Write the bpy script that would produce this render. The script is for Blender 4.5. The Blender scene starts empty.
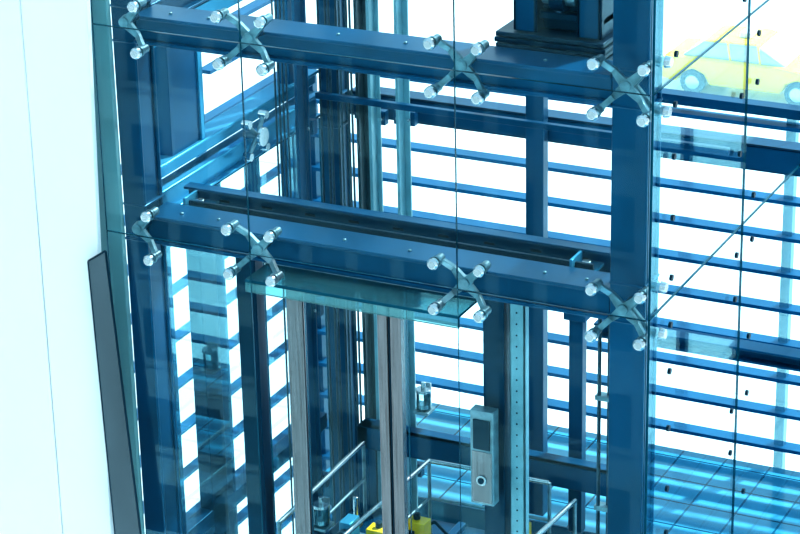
import bpy, bmesh, math, random
from mathutils import Vector, Matrix
random.seed(3)
S=bpy.context.scene
S.view_settings.view_transform='Standard'
try: S.view_settings.look='Medium High Contrast'
except Exception: S.view_settings.look='None'

# ---------------------------------------------------------------- materials
def mat(name,col,rough=.4,metal=0.,var=.15,scale=6.,bump=0.,coat=0.,stretch=(1,1,1),spec=.5,tint=None):
    m=bpy.data.materials.new(name); m.use_nodes=True
    nt=m.node_tree; n=nt.nodes; l=nt.links; b=n['Principled BSDF']
    tc=n.new('ShaderNodeTexCoord'); mp=n.new('ShaderNodeMapping'); mp.inputs['Scale'].default_value=stretch
    nz=n.new('ShaderNodeTexNoise'); nz.inputs['Scale'].default_value=scale; nz.inputs['Detail'].default_value=5
    l.new(tc.outputs['Object'],mp.inputs[0]); l.new(mp.outputs[0],nz.inputs['Vector'])
    cr=n.new('ShaderNodeValToRGB')
    cr.color_ramp.elements[0].position=.3; cr.color_ramp.elements[1].position=.7
    cr.color_ramp.elements[0].color=tuple(c*(1-var) for c in col)+(1,)
    cr.color_ramp.elements[1].color=tuple(min(1,c*(1+var)) for c in col)+(1,)
    l.new(nz.outputs['Fac'],cr.inputs[0]); l.new(cr.outputs[0],b.inputs['Base Color'])
    b.inputs['Roughness'].default_value=rough; b.inputs['Metallic'].default_value=metal
    b.inputs['Coat Weight'].default_value=coat; b.inputs['Specular IOR Level'].default_value=spec
    if tint: b.inputs['Specular Tint'].default_value=tint+(1,)
    if bump:
        bp=n.new('ShaderNodeBump'); bp.inputs['Strength'].default_value=bump; bp.inputs['Distance'].default_value=.002
        l.new(nz.outputs['Fac'],bp.inputs['Height']); l.new(bp.outputs[0],b.inputs['Normal'])
    return m
def glass(name,tint,refl=.5,rough=.0,frost=0.):
    m=bpy.data.materials.new(name); m.use_nodes=True
    nt=m.node_tree; n=nt.nodes; l=nt.links; n.remove(n['Principled BSDF'])
    out=n['Material Output']; t=n.new('ShaderNodeBsdfTransparent'); t.inputs[0].default_value=tint+(1,)
    base=t.outputs[0]
    if frost:
        df=n.new('ShaderNodeBsdfDiffuse'); df.inputs[0].default_value=(.22,.50,.52,1)
        mf=n.new('ShaderNodeMixShader'); mf.inputs[0].default_value=frost
        l.new(base,mf.inputs[1]); l.new(df.outputs[0],mf.inputs[2]); base=mf.outputs[0]
    g=n.new('ShaderNodeBsdfGlossy'); g.inputs['Roughness'].default_value=rough; g.inputs['Color'].default_value=(.45,.88,1,1)
    fr=n.new('ShaderNodeFresnel'); fr.inputs[0].default_value=1.45
    mu=n.new('ShaderNodeMath'); mu.operation='MULTIPLY'; mu.inputs[1].default_value=refl
    mx=n.new('ShaderNodeMixShader'); l.new(fr.outputs[0],mu.inputs[0]); l.new(mu.outputs[0],mx.inputs[0])
    l.new(base,mx.inputs[1]); l.new(g.outputs[0],mx.inputs[2]); l.new(mx.outputs[0],out.inputs[0])
    return m
BT=(.08,.60,1)
STEEL=mat('blue_painted_steel',(.0004,.042,.100),.3,0,.35,2.5,0,0,spec=.6,tint=BT)
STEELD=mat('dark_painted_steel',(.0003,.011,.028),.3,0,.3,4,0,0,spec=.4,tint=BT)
STEELL=mat('light_blue_aluminium',(.06,.32,.50),.25,.4,.1,5,tint=BT)
LOUV=mat('louvre_blue_aluminium',(.001,.085,.20),.4,0,.2,3,tint=BT)
GALV=mat('galvanised_steel',(.16,.27,.32),.35,.7,.3,25,.2)
ARM=mat('cast_steel_arm',(.15,.26,.31),.28,.8,.4,20,.2)
CAP=mat('polished_stainless',(.46,.55,.59),.2,.95,.1,20)
STAIN=mat('brushed_stainless',(.22,.225,.24),.24,.85,.3,8,.1,0,(12,12,.4))
DSTAIN=mat('dark_brushed_stainless',(.09,.13,.155),.22,.8,.2,2,.0,0,(2,2,.6))
SATIN=mat('satin_grey_steel',(.05,.09,.11),.35,.5,.3,6,.1,0,(10,10,.4))
WHITE=mat('white_wall_paint',(.78,.845,.87),.5,0,.015,2)
CONC=mat('pale_concrete',(.42,.5,.52),.7,0,.1,1)
GREY=mat('grey_green_panel',(.12,.26,.29),.3,.2,.12,3)
EDGE=mat('glass_edge_green',(.001,.05,.08),.25,0,.2,4,tint=BT)
BLACK=mat('black_rubber',(.002,.005,.009),.5,0,.2,10,tint=BT)
YEL=mat('yellow_paint',(.90,.60,.01),.4,0,.1,10)
TAXI=mat('taxi_yellow_paint',(1.0,.68,.02),.4,0,.05,2,0,.0,spec=.2)
CARGL=mat('car_window_glass',(.50,.60,.63),.08,0,.1,3)
TYRE=mat('tyre_rubber',(.04,.08,.10),.7,0,.2,10)
PALE=mat('pale_perforated_steel',(.18,.38,.45),.35,.3,.15,12)
CABLE=mat('steel_wire_rope',(.02,.06,.09),.4,.6,.3,60)
FLOORB=mat('pit_floor_paint',(.001,.03,.07),.25,0,.3,4,tint=BT)
WIND=mat('dark_window_glazing',(.06,.14,.17),.1,0,.2,3)
GL=glass('clear_glass',(.91,.99,.997),.30)
GLT=glass('tinted_glass',(.75,.93,.96),1.2)
GLF=glass('frosted_canopy_glass',(.6,.88,.9),.8,.05,.30)
GLR=glass('facade_glass',(.92,.99,1.0),.25)
def tiles(name,c1,c2,sc):
    m=bpy.data.materials.new(name); m.use_nodes=True; nt=m.node_tree;n=nt.nodes;l=nt.links;b=n['Principled BSDF']
    tc=n.new('ShaderNodeTexCoord'); br=n.new('ShaderNodeTexBrick'); br.offset=0
    br.inputs['Color1'].default_value=c1+(1,); br.inputs['Color2'].default_value=tuple(x*1.25 for x in c1)+(1,); br.inputs['Mortar'].default_value=c2+(1,)
    br.inputs['Scale'].default_value=sc; br.inputs['Brick Width'].default_value=1; br.inputs['Row Height'].default_value=1; br.inputs['Mortar Size'].default_value=.025
    l.new(tc.outputs['Object'],br.inputs['Vector']); l.new(br.outputs[0],b.inputs['Base Color']); b.inputs['Roughness'].default_value=.10
    b.inputs['Specular Tint'].default_value=(.4,.9,1,1); b.inputs['Specular IOR Level'].default_value=1.0
    return m
TILE=tiles('blue_floor_tiles',(.05,.28,.44),(.001,.05,.10),4.2)
PAVE=tiles('pale_street_paving',(.70,.79,.82),(.64,.74,.79),.5)

# ---------------------------------------------------------------- mesh builder
class M:
    def __init__(s,name,bevel=.003,smooth=True,parent=None):
        s.name=name; s.bm=bmesh.new(); s.mats=[]; s.bev=bevel; s.sm=smooth; s.par=parent
    def mi(s,m):
        if m not in s.mats: s.mats.append(m)
        return s.mats.index(m)
    def _fin(s,faces,m):
        i=s.mi(m)
        for f in faces: f.material_index=i
    def prism(s,pts,ext,m):
        e=Vector(ext); a=[s.bm.verts.new(Vector(p)) for p in pts]; b=[s.bm.verts.new(Vector(p)+e) for p in pts]
        n=len(pts); fs=[s.bm.faces.new(a),s.bm.faces.new(b[::-1])]
        for k in range(n): fs.append(s.bm.faces.new([a[k],b[k],b[(k+1)%n],a[(k+1)%n]][::-1]))
        s._fin(fs,m); return fs
    def box(s,a,b,m):
        x0,y0,z0=[min(a[i],b[i]) for i in range(3)]; x1,y1,z1=[max(a[i],b[i]) for i in range(3)]
        return s.prism([(x0,y0,z0),(x1,y0,z0),(x1,y1,z0),(x0,y1,z0)],(0,0,z1-z0),m)
    def cyl(s,p,q,r,m,r2=None,seg=16):
        p=Vector(p);q=Vector(q);d=q-p; r2=r if r2 is None else r2
        R=d.to_track_quat('Z','Y').to_matrix()
        A=[];B=[]
        for k in range(seg):
            t=2*math.pi*k/seg; v=R@Vector((math.cos(t),math.sin(t),0))
            A.append(s.bm.verts.new(p+v*r)); B.append(s.bm.verts.new(q+v*r2))
        fs=[s.bm.faces.new(A[::-1]),s.bm.faces.new(B)]
        for k in range(seg): fs.append(s.bm.faces.new([A[k],A[(k+1)%seg],B[(k+1)%seg],B[k]]))
        s._fin(fs,m)
    def sph(s,c,r,m,sc=(1,1,1)):
        g=bmesh.ops.create_uvsphere(s.bm,u_segments=20,v_segments=12,radius=r,matrix=Matrix.Translation(c)@Matrix.Diagonal(tuple(sc)+(1,)))
        s._fin({f for v in g['verts'] for f in v.link_faces},m)
    def tube(s,pts,r,m,seg=12):
        for a,b in zip(pts,pts[1:]): s.cyl(a,b,r,m,seg=seg)
        for a in pts[1:-1]: s.sph(a,r,m)
    def ibeam(s,p,axis,L,w,h,t,m):
        x,y,z=p; pr=[(0,0),(w,0),(w,t),(w/2+t/2,t),(w/2+t/2,h-t),(w,h-t),(w,h),(0,h),(0,h-t),(w/2-t/2,h-t),(w/2-t/2,t),(0,t)]
        if axis=='x': s.prism([(x,y+a,z+b) for a,b in pr],(L,0,0),m)
        elif axis=='y': s.prism([(x+a,y,z+b) for a,b in pr],(0,L,0),m)
        else: s.prism([(x+a,y+b,z) for a,b in pr],(0,0,L),m)
    def done(s):
        bmesh.ops.recalc_face_normals(s.bm,faces=s.bm.faces)
        me=bpy.data.meshes.new(s.name); s.bm.to_mesh(me); s.bm.free()
        for m in s.mats: me.materials.append(m)
        o=bpy.data.objects.new(s.name,me); S.collection.objects.link(o)
        if s.par: o.parent=s.par
        if s.sm:
            for p in me.polygons: p.use_smooth=True
            try:
                bpy.context.view_layer.objects.active=o; o.select_set(True)
                bpy.ops.object.shade_smooth_by_angle(angle=math.radians(35)); o.select_set(False)
            except Exception:
                for p in me.polygons: p.use_smooth=False
        if s.bev:
            b=o.modifiers.new('bevel','BEVEL'); b.width=s.bev; b.segments=2; b.limit_method='ANGLE'; b.angle_limit=math.radians(40)
        return o
def empty(name):
    e=bpy.data.objects.new(name,None); S.collection.objects.link(e); return e

ZB,ZT=-2.6,1.9
# ---------------------------------------------------------------- columns
for (x0,x1,y0,y1) in [(-.135,-.025,.12,.27),(2.10,2.25,.12,.27),(-.045,.055,1.76,1.88)]:
    c=M('steel_column',.006)
    c.ibeam((x0,y0,ZB),'z',ZT-ZB,x1-x0,y1-y0,.016,STEEL)
    c.box((x0+.012,y0+.016,ZB),(x1-.012,y1-.016,ZT),STEEL)
    for z in (-.11,.05,.78,.93):
        c.box((x0-.004,y0-.004,z),(x1+.004,y1+.004,z+.012),STEEL)
    c.done()

# ---------------------------------------------------------------- beams
def front_beam(z0,z1):
    b=M('steel_beam',.004)
    b.box((-.02,.128,z0),(2.098,.25,z1),STEEL)
    b.box((-.02,.105,z1-.010),(2.098,.285,z1+.006),STEEL)
    b.box((-.02,.105,z0-.012),(2.098,.285,z0+.006),STEEL)
    for x in (.12,.3,.9,1.2,1.8,1.98):
        b.cyl((x,.18,z1+.004),(x,.18,z1+.014),.009,GALV,seg=6)
    return b
front_beam(.80,.905).done()
front_beam(-.09,.018).done()
h=M('door_header_channel',.003)
h.box((0.0,.44,-.05),(2.0,.452,.055),STEEL)
h.box((0.0,.36,-.055),(2.0,.452,-.043),STEEL)
h.box((0.0,.40,.045),(2.0,.46,.057),STEEL)
h.box((0.05,.32,-.02),(1.95,.335,.03),STEELD)
for i in range(9):
    x=.18+i*.21; h.box((x-.025,.438,-.006),(x+.025,.4405,.006),BLACK)
for x in (.06,1.86):
    h.box((x,.29,-.02),(x+.09,.45,-.005),STEELL)
    h.box((x,.29,-.02),(x+.012,.40,.05),STEELL)
    h.cyl((x+.05,.35,-.005),(x+.05,.35,.03),.02,CAP)
h.done()
b=M('steel_beam',.004); b.ibeam((1.38,1.76,-.97),'x',1.22,.10,.07,.012,STEEL); b.done()
for z0,z1,x1 in [(-.065,.055,2.6),(.86,.97,2.6)]:
    b=M('steel_beam',.004); b.ibeam((.06,1.86,z0),'x',x1-.06,.12,z1-z0,.012,STEEL); b.box((.06,1.86,z0),(x1,1.88,z1),STEEL); b.done()
b=M('steel_tie_rail',.003); b.box((.06,1.52,.12),(2.1,1.55,.15),STEEL); b.done()
for z0,z1,m in [(-.05,.07,STEELL),(.80,.91,STEEL)]:
    b=M('side_beam',.004); b.ibeam((-.12,.275,z0),'y',1.48,.09,z1-z0,.012,m); b.box((-.115,.275,z0),(-.06,1.755,z1),m); b.done()

# ---------------------------------------------------------------- left side window frames
w=M('window_1',.003)
X0,X1=-.13,-.06
w.box((X0,.275,.11),(X1,1.755,.17),STEELL)
w.box((X0-.02,.275,.165),(X1+.02,1.755,.18),STEELL)
w.box((X0,.275,.70),(X1,1.755,.78),STEELL)
w.box((X0,.42,.17),(X1,.66,.70),STEEL)
w.box((X0-.005,.66,.17),(X1+.01,.69,.70),STEELL)
w.box((X0,1.50,.17),(X1,1.55,.70),STEEL)
w.done()
w=M('window_2',.003)
for y0,y1,m in [(.33,.36,STEEL),(.60,.74,STEELD),(.80,.82,STEEL),(1.15,1.18,STEEL),(1.5,1.55,STEEL)]:
    w.box((X0,y0,ZB),(X1,y1,-.055),m)
w.box((X0,.30,-1.72),(X1,1.755,-1.64),STEEL)
w.done()

# ---------------------------------------------------------------- guide rails / ropes
def guide(x,y,m=SATIN,w=.07,zt=ZT,zb=ZB):
    g=M('guide_rail',.002)
    g.box((x-w/2,y,zb),(x+w/2,y+.012,zt),m); g.box((x-.008,y-.06,zb),(x+.008,y,zt),m)
    z=-1.9
    while z<zt-.2:
        g.box((x-w/2-.02,y+.012,z),(x+w/2+.02,y+.05,z+.07),STEEL)
        for dx in (-.03,.03): g.cyl((x+dx,y-.008,z+.035),(x+dx,y,z+.035),.009,CAP,seg=6)
        z+=.93
    g.done()
guide(.20,1.74); guide(.285,1.70,PALE,.05); guide(.03,1.45,STEEL,.06); guide(.41,1.74,PALE,.07)
c=M('hoist_ropes',0)
for i in range(7):
    x=.02+i*.028; c.cyl((x,1.65+.02*(i%2),ZB),(x,1.65+.02*(i%2),ZT),.006,CABLE,seg=8)
for i in range(4):
    x=.0+i*.02; c.cyl((x,1.25,ZB),(x,1.25,ZT),.005,CABLE,seg=8)
c.done()
p=M('frame_post',.003); p.box((1.02,1.79,.055),(1.11,1.85,.86),STEEL); p.box((1.02,1.79,-2.0),(1.11,1.85,.055),STEEL); p.done()
p=M('frame_post',.003); p.box((1.28,1.70,-2.0),(1.35,1.755,-.85),STEEL); p.box((1.26,1.68,-.87),(1.37,1.755,-.83),STEEL); p.done()
p=M('frame_post',.003); p.box((.36,.20,ZB),(.455,.27,-.12),STEELD); p.box((.35,.19,-.12),(.47,.28,-.103),STEEL); p.done()
c=M('electrical_conduit',0)
for x,y in ((2.03,.20),(2.065,.22)): c.cyl((x,y,ZB),(x,y,-.105),.008,CABLE,seg=10)
for z in (-.5,-1.0,-1.5): c.box((2.015,.19,z),(2.08,.235,z+.02),GALV)
c.done()

# ---------------------------------------------------------------- door set
d=M('door_1',.002)
for x0,x1 in [(.60,.675),(1.03,1.075),(1.09,1.14)]:
    d.box((x0,.20,ZB),(x1,.235,-.17),STAIN)
d.box((.60,.20,-.20),(1.14,.235,-.165),STAIN)
d.box((.50,.205,-.16),(1.48,.222,-.11),GALV)
d.box((1.078,.205,ZB),(1.087,.23,-.17),BLACK)
d.done()
def pane(name,a,b,m=GL,edge=EDGE):
    g=M(name,0,False); fs=g.box(a,b,m); dims=[abs(b[i]-a[i]) for i in range(3)]; ax=dims.index(min(dims)); e=g.mi(edge)
    g.bm.normal_update()
    for f in fs:
        if abs(f.normal[ax])<.5: f.material_index=e
    return g.done()
pane('glass_door_leaf',(.68,.21,ZB),(1.027,.222,-.205))
pane('glass_door_leaf',(.47,.245,ZB),(.60,.257,-.17))
pane('glass_door_leaf',(1.145,.245,ZB),(1.50,.257,-.17))
pane('glass_canopy',(.52,.0,-.155),(1.50,.19,-.143),GLF)
pane('glass_canopy',(.52,.0,-.20),(1.50,.012,-.157),GLF)
j=M('door_jamb',.003)
j.box((1.525,.18,ZB),(1.62,.30,-.12),STEELD)
j.box((1.51,.17,-.12),(1.72,.32,-.103),STEEL)
j.done()
j=M('perforated_strut',.002)
j.box((1.635,.20,ZB),(1.70,.215,-.12),PALE)
j.box((1.635,.20,ZB),(1.641,.25,-.12),PALE); j.box((1.694,.20,ZB),(1.70,.25,-.12),PALE)
z=-.18
while z>-2.2: j.cyl((1.667,.197,z),(1.667,.2,z),.004,BLACK,seg=10); z-=.05
j.done()
k=M('elevator_call_panel',.004)
k.box((1.50,.10,-1.03),(1.605,.155,-.60),GALV)
k.box((1.52,.155,-.98),(1.585,.18,-.66),STEELD)
k.box((1.514,.094,-.775),(1.59,.101,-.64),BLACK)
k.box((1.507,.096,-1.02),(1.598,.101,-.785),STAIN)
k.cyl((1.552,.097,-.915),(1.552,.088,-.915),.023,CAP,seg=24)
k.cyl((1.552,.089,-.915),(1.552,.083,-.915),.014,BLACK,seg=24)
k.done()

# ---------------------------------------------------------------- spider fittings
def spider(x,z,left=True,right=True,side=False):
    g=M('spider_glass_fitting',.0015)
    yh=.015
    g.cyl((x,.104,z),(x,yh+.012,z),.018,STEELD); g.cyl((x,yh+.02,z),(x,yh-.016,z),.028,ARM,r2=.022,seg=20)
    sx=[-1]*left+[1]*right
    for a in sx:
        for c in (-1,1):
            ex,ez=x+a*.100,z+c*.098
            D=Vector((a*.100,0,c*.098)).normalized(); N=Vector((-D.z,0,D.x))
            p0=Vector((x,yh,z))
            pm=p0+D*.075+Vector((0,.008,0)); pe=Vector((ex,-.012,ez))
            for (q0,q1,w0,w1) in [(p0,pm,.022,.012),(pm,pe,.012,.012)]:
                t=Vector((0,.010,0))
                vs=[q0+N*w0,q1+N*w1,q1-N*w1,q0-N*w0]
                g.prism([v-t for v in vs],t*2,ARM)
            g.cyl((ex,.005,ez),(ex,-.05,ez),.011,STEELD,seg=12)
            g.cyl((ex,-.038,ez),(ex,-.051,ez),.023,ARM,seg=24)
            g.cyl((ex,-.065,ez),(ex,-.080,ez),.025,CAP,r2=.024,seg=24)
            g.cyl((ex,-.080,ez),(ex,-.090,ez),.024,CAP,r2=.016,seg=24)
            g.cyl((ex,.008,ez),(ex,-.03,ez),.018,ARM,seg=16)
    if side:
        X=2.33
        for c in (-1,1):
            ey,ez=.115,z+c*.098
            p0=Vector((x+.02,.03,z)); pe=Vector((X-.03,ey-.06,ez))
            g.prism([p0+Vector((0,0,.02)),pe+Vector((0,0,.012)),pe-Vector((0,0,.012)),p0-Vector((0,0,.02))],(0,.016,0),ARM)
            g.cyl((X-.04,ey-.055,ez),(X-.006,ey-.055,ez),.022,ARM,seg=20)
            g.cyl((X+.006,ey-.055,ez),(X+.030,ey-.055,ez),.024,CAP,r2=.02,seg=20)
    g.done()
for z in (0.0,.91):
    spider(0.0,z,left=False); spider(.585,z); spider(1.525,z); spider(2.20,z,side=True)
g=M('glass_point_bracket',.0015)
g.cyl((-.06,1.05,.08),(.03,1.05,.08),.016,GALV); g.cyl((.03,1.05,.08),(.045,1.05,.08),.045,CAP,seg=24)
for a in (0,1,2,3):
    t=math.radians(45+90*a); e=(.0,1.05+.11*math.cos(t),.08+.11*math.sin(t))
    g.cyl((.01,1.05,.08),e,.011,GALV,seg=10); g.cyl((e[0]-.02,e[1],e[2]),(e[0]+.02,e[1],e[2]),.02,CAP)
g.done()

# ---------------------------------------------------------------- glass panes
xs=[-.11,.585,1.525,2.325]; zs=[ZB,0,.91,ZT]; e=.0015
for i in range(3):
    for k in range(3):
        if k==0 and i==1: continue
        pane('glass_pane',(xs[i]+e,-.064,zs[k]+e),(xs[i+1]-e,-.055,zs[k+1]-e))
ys=[-.05,1.05,2.15,2.93]
for i in range(3):
    for k in range(3):
        pane('glass_pane',(2.325,ys[i]+e,zs[k]+e),(2.335,ys[i+1]-e,zs[k+1]-e),GLR)
pane('glass_pane',(-.05,.29,ZB),(-.04,1.75,-.06),GLR)
f=M('glass_point_fixings',0)
for y in (.16,.95,1.15,2.05,2.25):
    for n,z in enumerate([-2.2,-1.9,-1.6,-1.3,-1.02,-.82,-.55,-.3,-.1,.1,.35,.6,.81,1.01,1.25]):
        if (n+int(y*10))%3==0 and y>.5: continue
        f.cyl((2.337,y,z),(2.348,y,z),.013,BLACK,seg=16)
f.done()

# ---------------------------------------------------------------- hoist machine on top beam
h=M('hoist_machine_stand',.004)
for i in range(4): h.box((1.53+.006*(i%2),.30,.875+i*.024),(2.0-.006*(i%2),.55,.895+i*.024),STEELD)
for x in (1.60,1.87):
    h.box((x,.33,.97),(x+.015,.52,1.5),STEELD); h.box((x+.085,.33,.97),(x+.10,.52,1.5),STEELD); h.box((x,.33,.97),(x+.10,.345,1.5),STEEL)
h.box((1.60,.36,1.02),(1.97,.54,1.05),STEELD)
h.box((1.66,.40,.97),(1.90,.53,1.5),STEELD)
h.cyl((1.72,.36,1.12),(1.86,.36,1.12),.035,GALV,seg=24); h.cyl((1.76,.36,1.12),(1.82,.36,1.12),.06,STEELD,seg=32)
h.sph((1.79,.35,1.07),.02,CAP)
h.done()

# ---------------------------------------------------------------- elevator car roof
CAR=empty('elevator_car')
c=M('car_body',.004,parent=CAR)
c.box((.22,.50,-2.5),(1.62,1.58,-2.06),STEELD)
c.box((.18,.46,-2.06),(1.66,1.60,-2.03),FLOORB)
for x in (.4,.75,1.1,1.45): c.box((x,.5,-2.03),(x+.04,1.58,-2.0),STEEL)
c.done()
c=M('crosshead',.004,parent=CAR)
c.box((.24,1.50,-1.66),(1.75,1.54,-1.54),STEEL); c.box((.24,1.50,-1.66),(1.75,1.60,-1.65),STEEL); c.box((.24,1.50,-1.55),(1.75,1.60,-1.54),STEEL)
for x in (.24,1.66): c.box((x,1.50,-2.03),(x+.06,1.58,-1.54),STEEL)
c.done()
r=M('railing',0,parent=CAR)
def rail(pts,zz=-1.6):
    r.tube([(x,y,zz) for x,y in pts],.012,CAP)
    r.tube([(x,y,zz-.2) for x,y in pts],.007,GALV)
    for x,y in pts: r.cyl((x,y,-2.0),(x,y,zz),.009,GALV)
rail([(.32,.55),(.30,1.45)]); rail([(.65,.55),(.68,1.40),(1.30,1.42)]); rail([(1.43,.55),(1.48,1.30)])
r.done()
def jar(x,y,z):
    o=M('rail_oiler_jar',.001)
    o.cyl((x,y,z),(x,y,z+.09),.036,GLT,seg=20); o.cyl((x,y,z+.002),(x,y,z+.025),.030,CAP,seg=20)
    o.cyl((x,y,z+.09),(x,y,z+.105),.040,CAP,seg=20); o.cyl((x,y,z+.105),(x,y,z+.14),.012,CAP,seg=12)
    o.box((x-.02,y+.04,z-.02),(x+.02,y+.05,z+.12),CAP); o.box((x-.04,y-.04,z-.02),(x+.04,y+.05,z-.005),GALV); o.done()
jar(.55,1.62,-1.44); jar(.45,.72,-1.66)
def switchbox(x,y,w=.13,hh=.12):
    o=M('switch_box',.004,parent=CAR)
    o.box((x,y,-2.0),(x+w,y+.08,-2.0+hh),YEL); o.box((x+.02,y-.01,-1.98),(x+.06,y,-1.92),BLACK); o.cyl((x+.05,y+.045,-2+hh),(x+.05,y+.045,-1.97+hh),.018,BLACK)
    o.tube([(x+.05,y+.08,-1.95),(x+.11,y+.12,-1.92),(x+.17,y+.14,-1.99)],.008,BLACK); o.done()
switchbox(.47,1.12,.09); switchbox(.60,1.27,.11); switchbox(1.10,1.36,.10,.16)
o=M('guide_shoe_assembly',.003,parent=CAR)
for x in (.37,1.33):
    o.box((x,.95,-2.0),(x+.09,1.15,-1.92),GALV); o.box((x+.02,1.0,-1.92),(x+.08,1.1,-1.80),STEELL); o.cyl((x+.05,.96,-1.86),(x+.05,1.14,-1.86),.03,STEELD)
    o.cyl((x+.02,1.18,-2),(x+.02,1.18,-1.75),.012,CAP)
o.box((.95,.62,-2.0),(1.22,.85,-1.88),GALV); o.cyl((1.0,.73,-1.88),(1.0,.73,-1.8),.04,STEELL); o.cyl((1.16,.73,-1.88),(1.16,.73,-1.84),.03,BLACK)
o.done()

# ---------------------------------------------------------------- facade louvres
g=M('facade_louvre_screen',0,False)
z=-.25
while z>-4.4:
    g.box((-.8,2.97,z-.010),(5.2,3.055,z+.010),LOUV); z-=.195
for x in (-.8,.55,1.9,3.25): g.box((x,3.0,-4.5),(x+.05,3.05,-.15),STEEL)
g.box((-.8,2.98,-.20),(5.2,3.06,-.15),STEEL)
g.done()
g=M('facade_louvre_screen',0,False)
z=-.25
while z>-4.4: g.box((-.86,.0,z-.008),(-.80,2.9,z+.008),LOUV); z-=.26
z=.0
while z<1.7: g.box((-.86,2.0,z-.010),(-.79,2.9,z+.010),LOUV); z+=.195
for y in (1.9,2.87): g.box((-.84,y,-4.5),(-.80,y+.04,1.8),STEEL)
g.done()
fl=M('floor',0,False)
fl.box((2.36,-1.2,-2.25),(5.2,1.9,-2.1),TILE); fl.box((-.2,1.9,-2.25),(5.2,2.95,-2.1),TILE)
fl.done()

# ---------------------------------------------------------------- left white wall, edge strip, stainless panel
w=M('wall_left',.004)
w.prism([(-.09,-.1,1.5),(-.185,-.1,-1.9),(-.40,-.14,-1.9),(-.40,-.14,1.5)],(0,.03,0),WHITE)
w.prism([(-.406,-.14,1.5),(-.406,-.14,-1.9),(-2.2,-.55,-1.9),(-2.2,-.55,1.5)],(0,.03,0),WHITE)
w.done()
w=M('trim_1',.003); w.box((-.27,.0,-1.9),(-.075,.03,1.5),GREY); w.done()
w=M('stainless_panel',.002)
A=[(-.155,-.15,-.115),(-.065,-.15,-.055),(.02,-.15,-1.46),(-.115,-.15,-1.46)]
w.prism(A,(0,.012,0),DSTAIN)
E=[Vector(a) for a in A]
for a,b_ in [(0,1),(0,3),(1,2)]:
    w.cyl(E[a]+Vector((0,.004,0)),E[b_]+Vector((0,.004,0)),.006,BLACK,seg=8)
w.done()

# ---------------------------------------------------------------- outside: street + taxi
gnd=M('ground',0,False); gnd.box((-120,-60,-17.3),(80,160,-17.0),PAVE); gnd.done()
def taxi(cx,cy,z):
    root=empty('taxi')
    def side(pts,y0,y1,m,name,bev=.05):
        o=M(name,bev,parent=root); o.prism([(cx+a,cy+y0,z+b) for a,b in pts],(0,y1-y0,0),m); o.done()
    body=[(-2.25,.35),(-2.3,.75),(-2.2,.95),(-1.4,1.0),(1.0,.98),(1.9,.85),(2.25,.65),(2.28,.35),(1.85,.28),(1.7,.55),(1.4,.68),(1.1,.55),(.95,.28),(-.95,.28),(-1.1,.55),(-1.4,.68),(-1.7,.55),(-1.85,.28)]
    side(body,-.88,.88,TAXI,'body',.06)
    side([(-1.75,.98),(-1.15,1.42),(.25,1.45),(1.05,.97)],-.76,.76,CARGL,'windows',.05)
    side([(-1.2,1.40),(-1.05,1.47),(.2,1.49),(.33,1.42)],-.74,.74,TAXI,'roof',.03)
    for a in (-.45,.35): side([(a,.98),(a-.08,1.44),(a-.02,1.44),(a+.06,.98)],-.79,.79,TAXI,'pillar',.005)
    side([(-.35,1.49),(-.35,1.62),(-.05,1.62),(-.05,1.49)],-.3,.3,WHITE,'roof_sign',.02)
    for wx in (-1.4,1.4):
        for wy in (-.9,.7):
            o=M('wheel',.03,parent=root); o.cyl((cx+wx,cy+wy,z+.33),(cx+wx,cy+wy+.2,z+.33),.33,TYRE,seg=28); o.cyl((cx+wx,cy+wy-.01,z+.33),(cx+wx,cy+wy+.21,z+.33),.2,CAP,seg=20)
            o.done()
taxi(-14.1,51.7,-17.0)

bl=M('added_reflection_facade',0,False)  # unseen window-grid facade added behind the camera to give the glass reflections
bl.box((-40,-16.5,-17),(30,-16,14),CONC)
z=-16.5
while z<13:
    x=-39
    while x<29:
        bl.box((x,-16.02,z+.3),(x+.42,-15.98,z+.95),WIND)
        bl.box((x-.03,-16.0,z+.24),(x+.45,-15.92,z+.3),CONC)
        x+=.6
    z+=1.2
bl.done()

# ---------------------------------------------------------------- light
W=bpy.data.worlds.new('World'); S.world=W; W.use_nodes=True
n=W.node_tree.nodes; l=W.node_tree.links; bg=n['Background']
sky=n.new('ShaderNodeTexCoord'); sep=n.new('ShaderNodeSeparateXYZ'); cr=n.new('ShaderNodeValToRGB')
l.new(sky.outputs['Generated'],sep.inputs[0]); l.new(sep.outputs[2],cr.inputs[0])
cr.color_ramp.elements[0].color=(.76,.93,1,1); cr.color_ramp.elements[1].color=(.48,.80,1,1)
l.new(cr.outputs[0],bg.inputs[0]); bg.inputs[1].default_value=1.3
s=bpy.data.lights.new('sun','SUN'); s.energy=7.5; s.angle=.02; s.color=(1,.99,.95)
so=bpy.data.objects.new('sun',s); S.collection.objects.link(so)
so.rotation_euler=Vector((-.35,-.75,-1.0)).to_track_quat('-Z','Y').to_euler()

# ---------------------------------------------------------------- camera
cam=bpy.data.cameras.new('camera'); co=bpy.data.objects.new('camera',cam); S.collection.objects.link(co)
cam.sensor_width=36; cam.lens=2538.58*36/800; cam.clip_end=500
yaw,pitch,roll=.46168,.38852,-.02216
cy,sy=math.cos(yaw),math.sin(yaw); cp,sp=math.cos(pitch),math.sin(pitch)
fw=Vector((-sy*cp,cy*cp,-sp)); r0=Vector((cy,sy,0)); u0=r0.cross(fw)
rr=math.cos(roll)*r0+math.sin(roll)*u0; uu=-math.sin(roll)*r0+math.cos(roll)*u0
R=Matrix((rr,uu,-fw)).transposed()
co.matrix_world=Matrix.Translation((5.45878,-8.47252,3.90179))@R.to_4x4()
S.camera=co
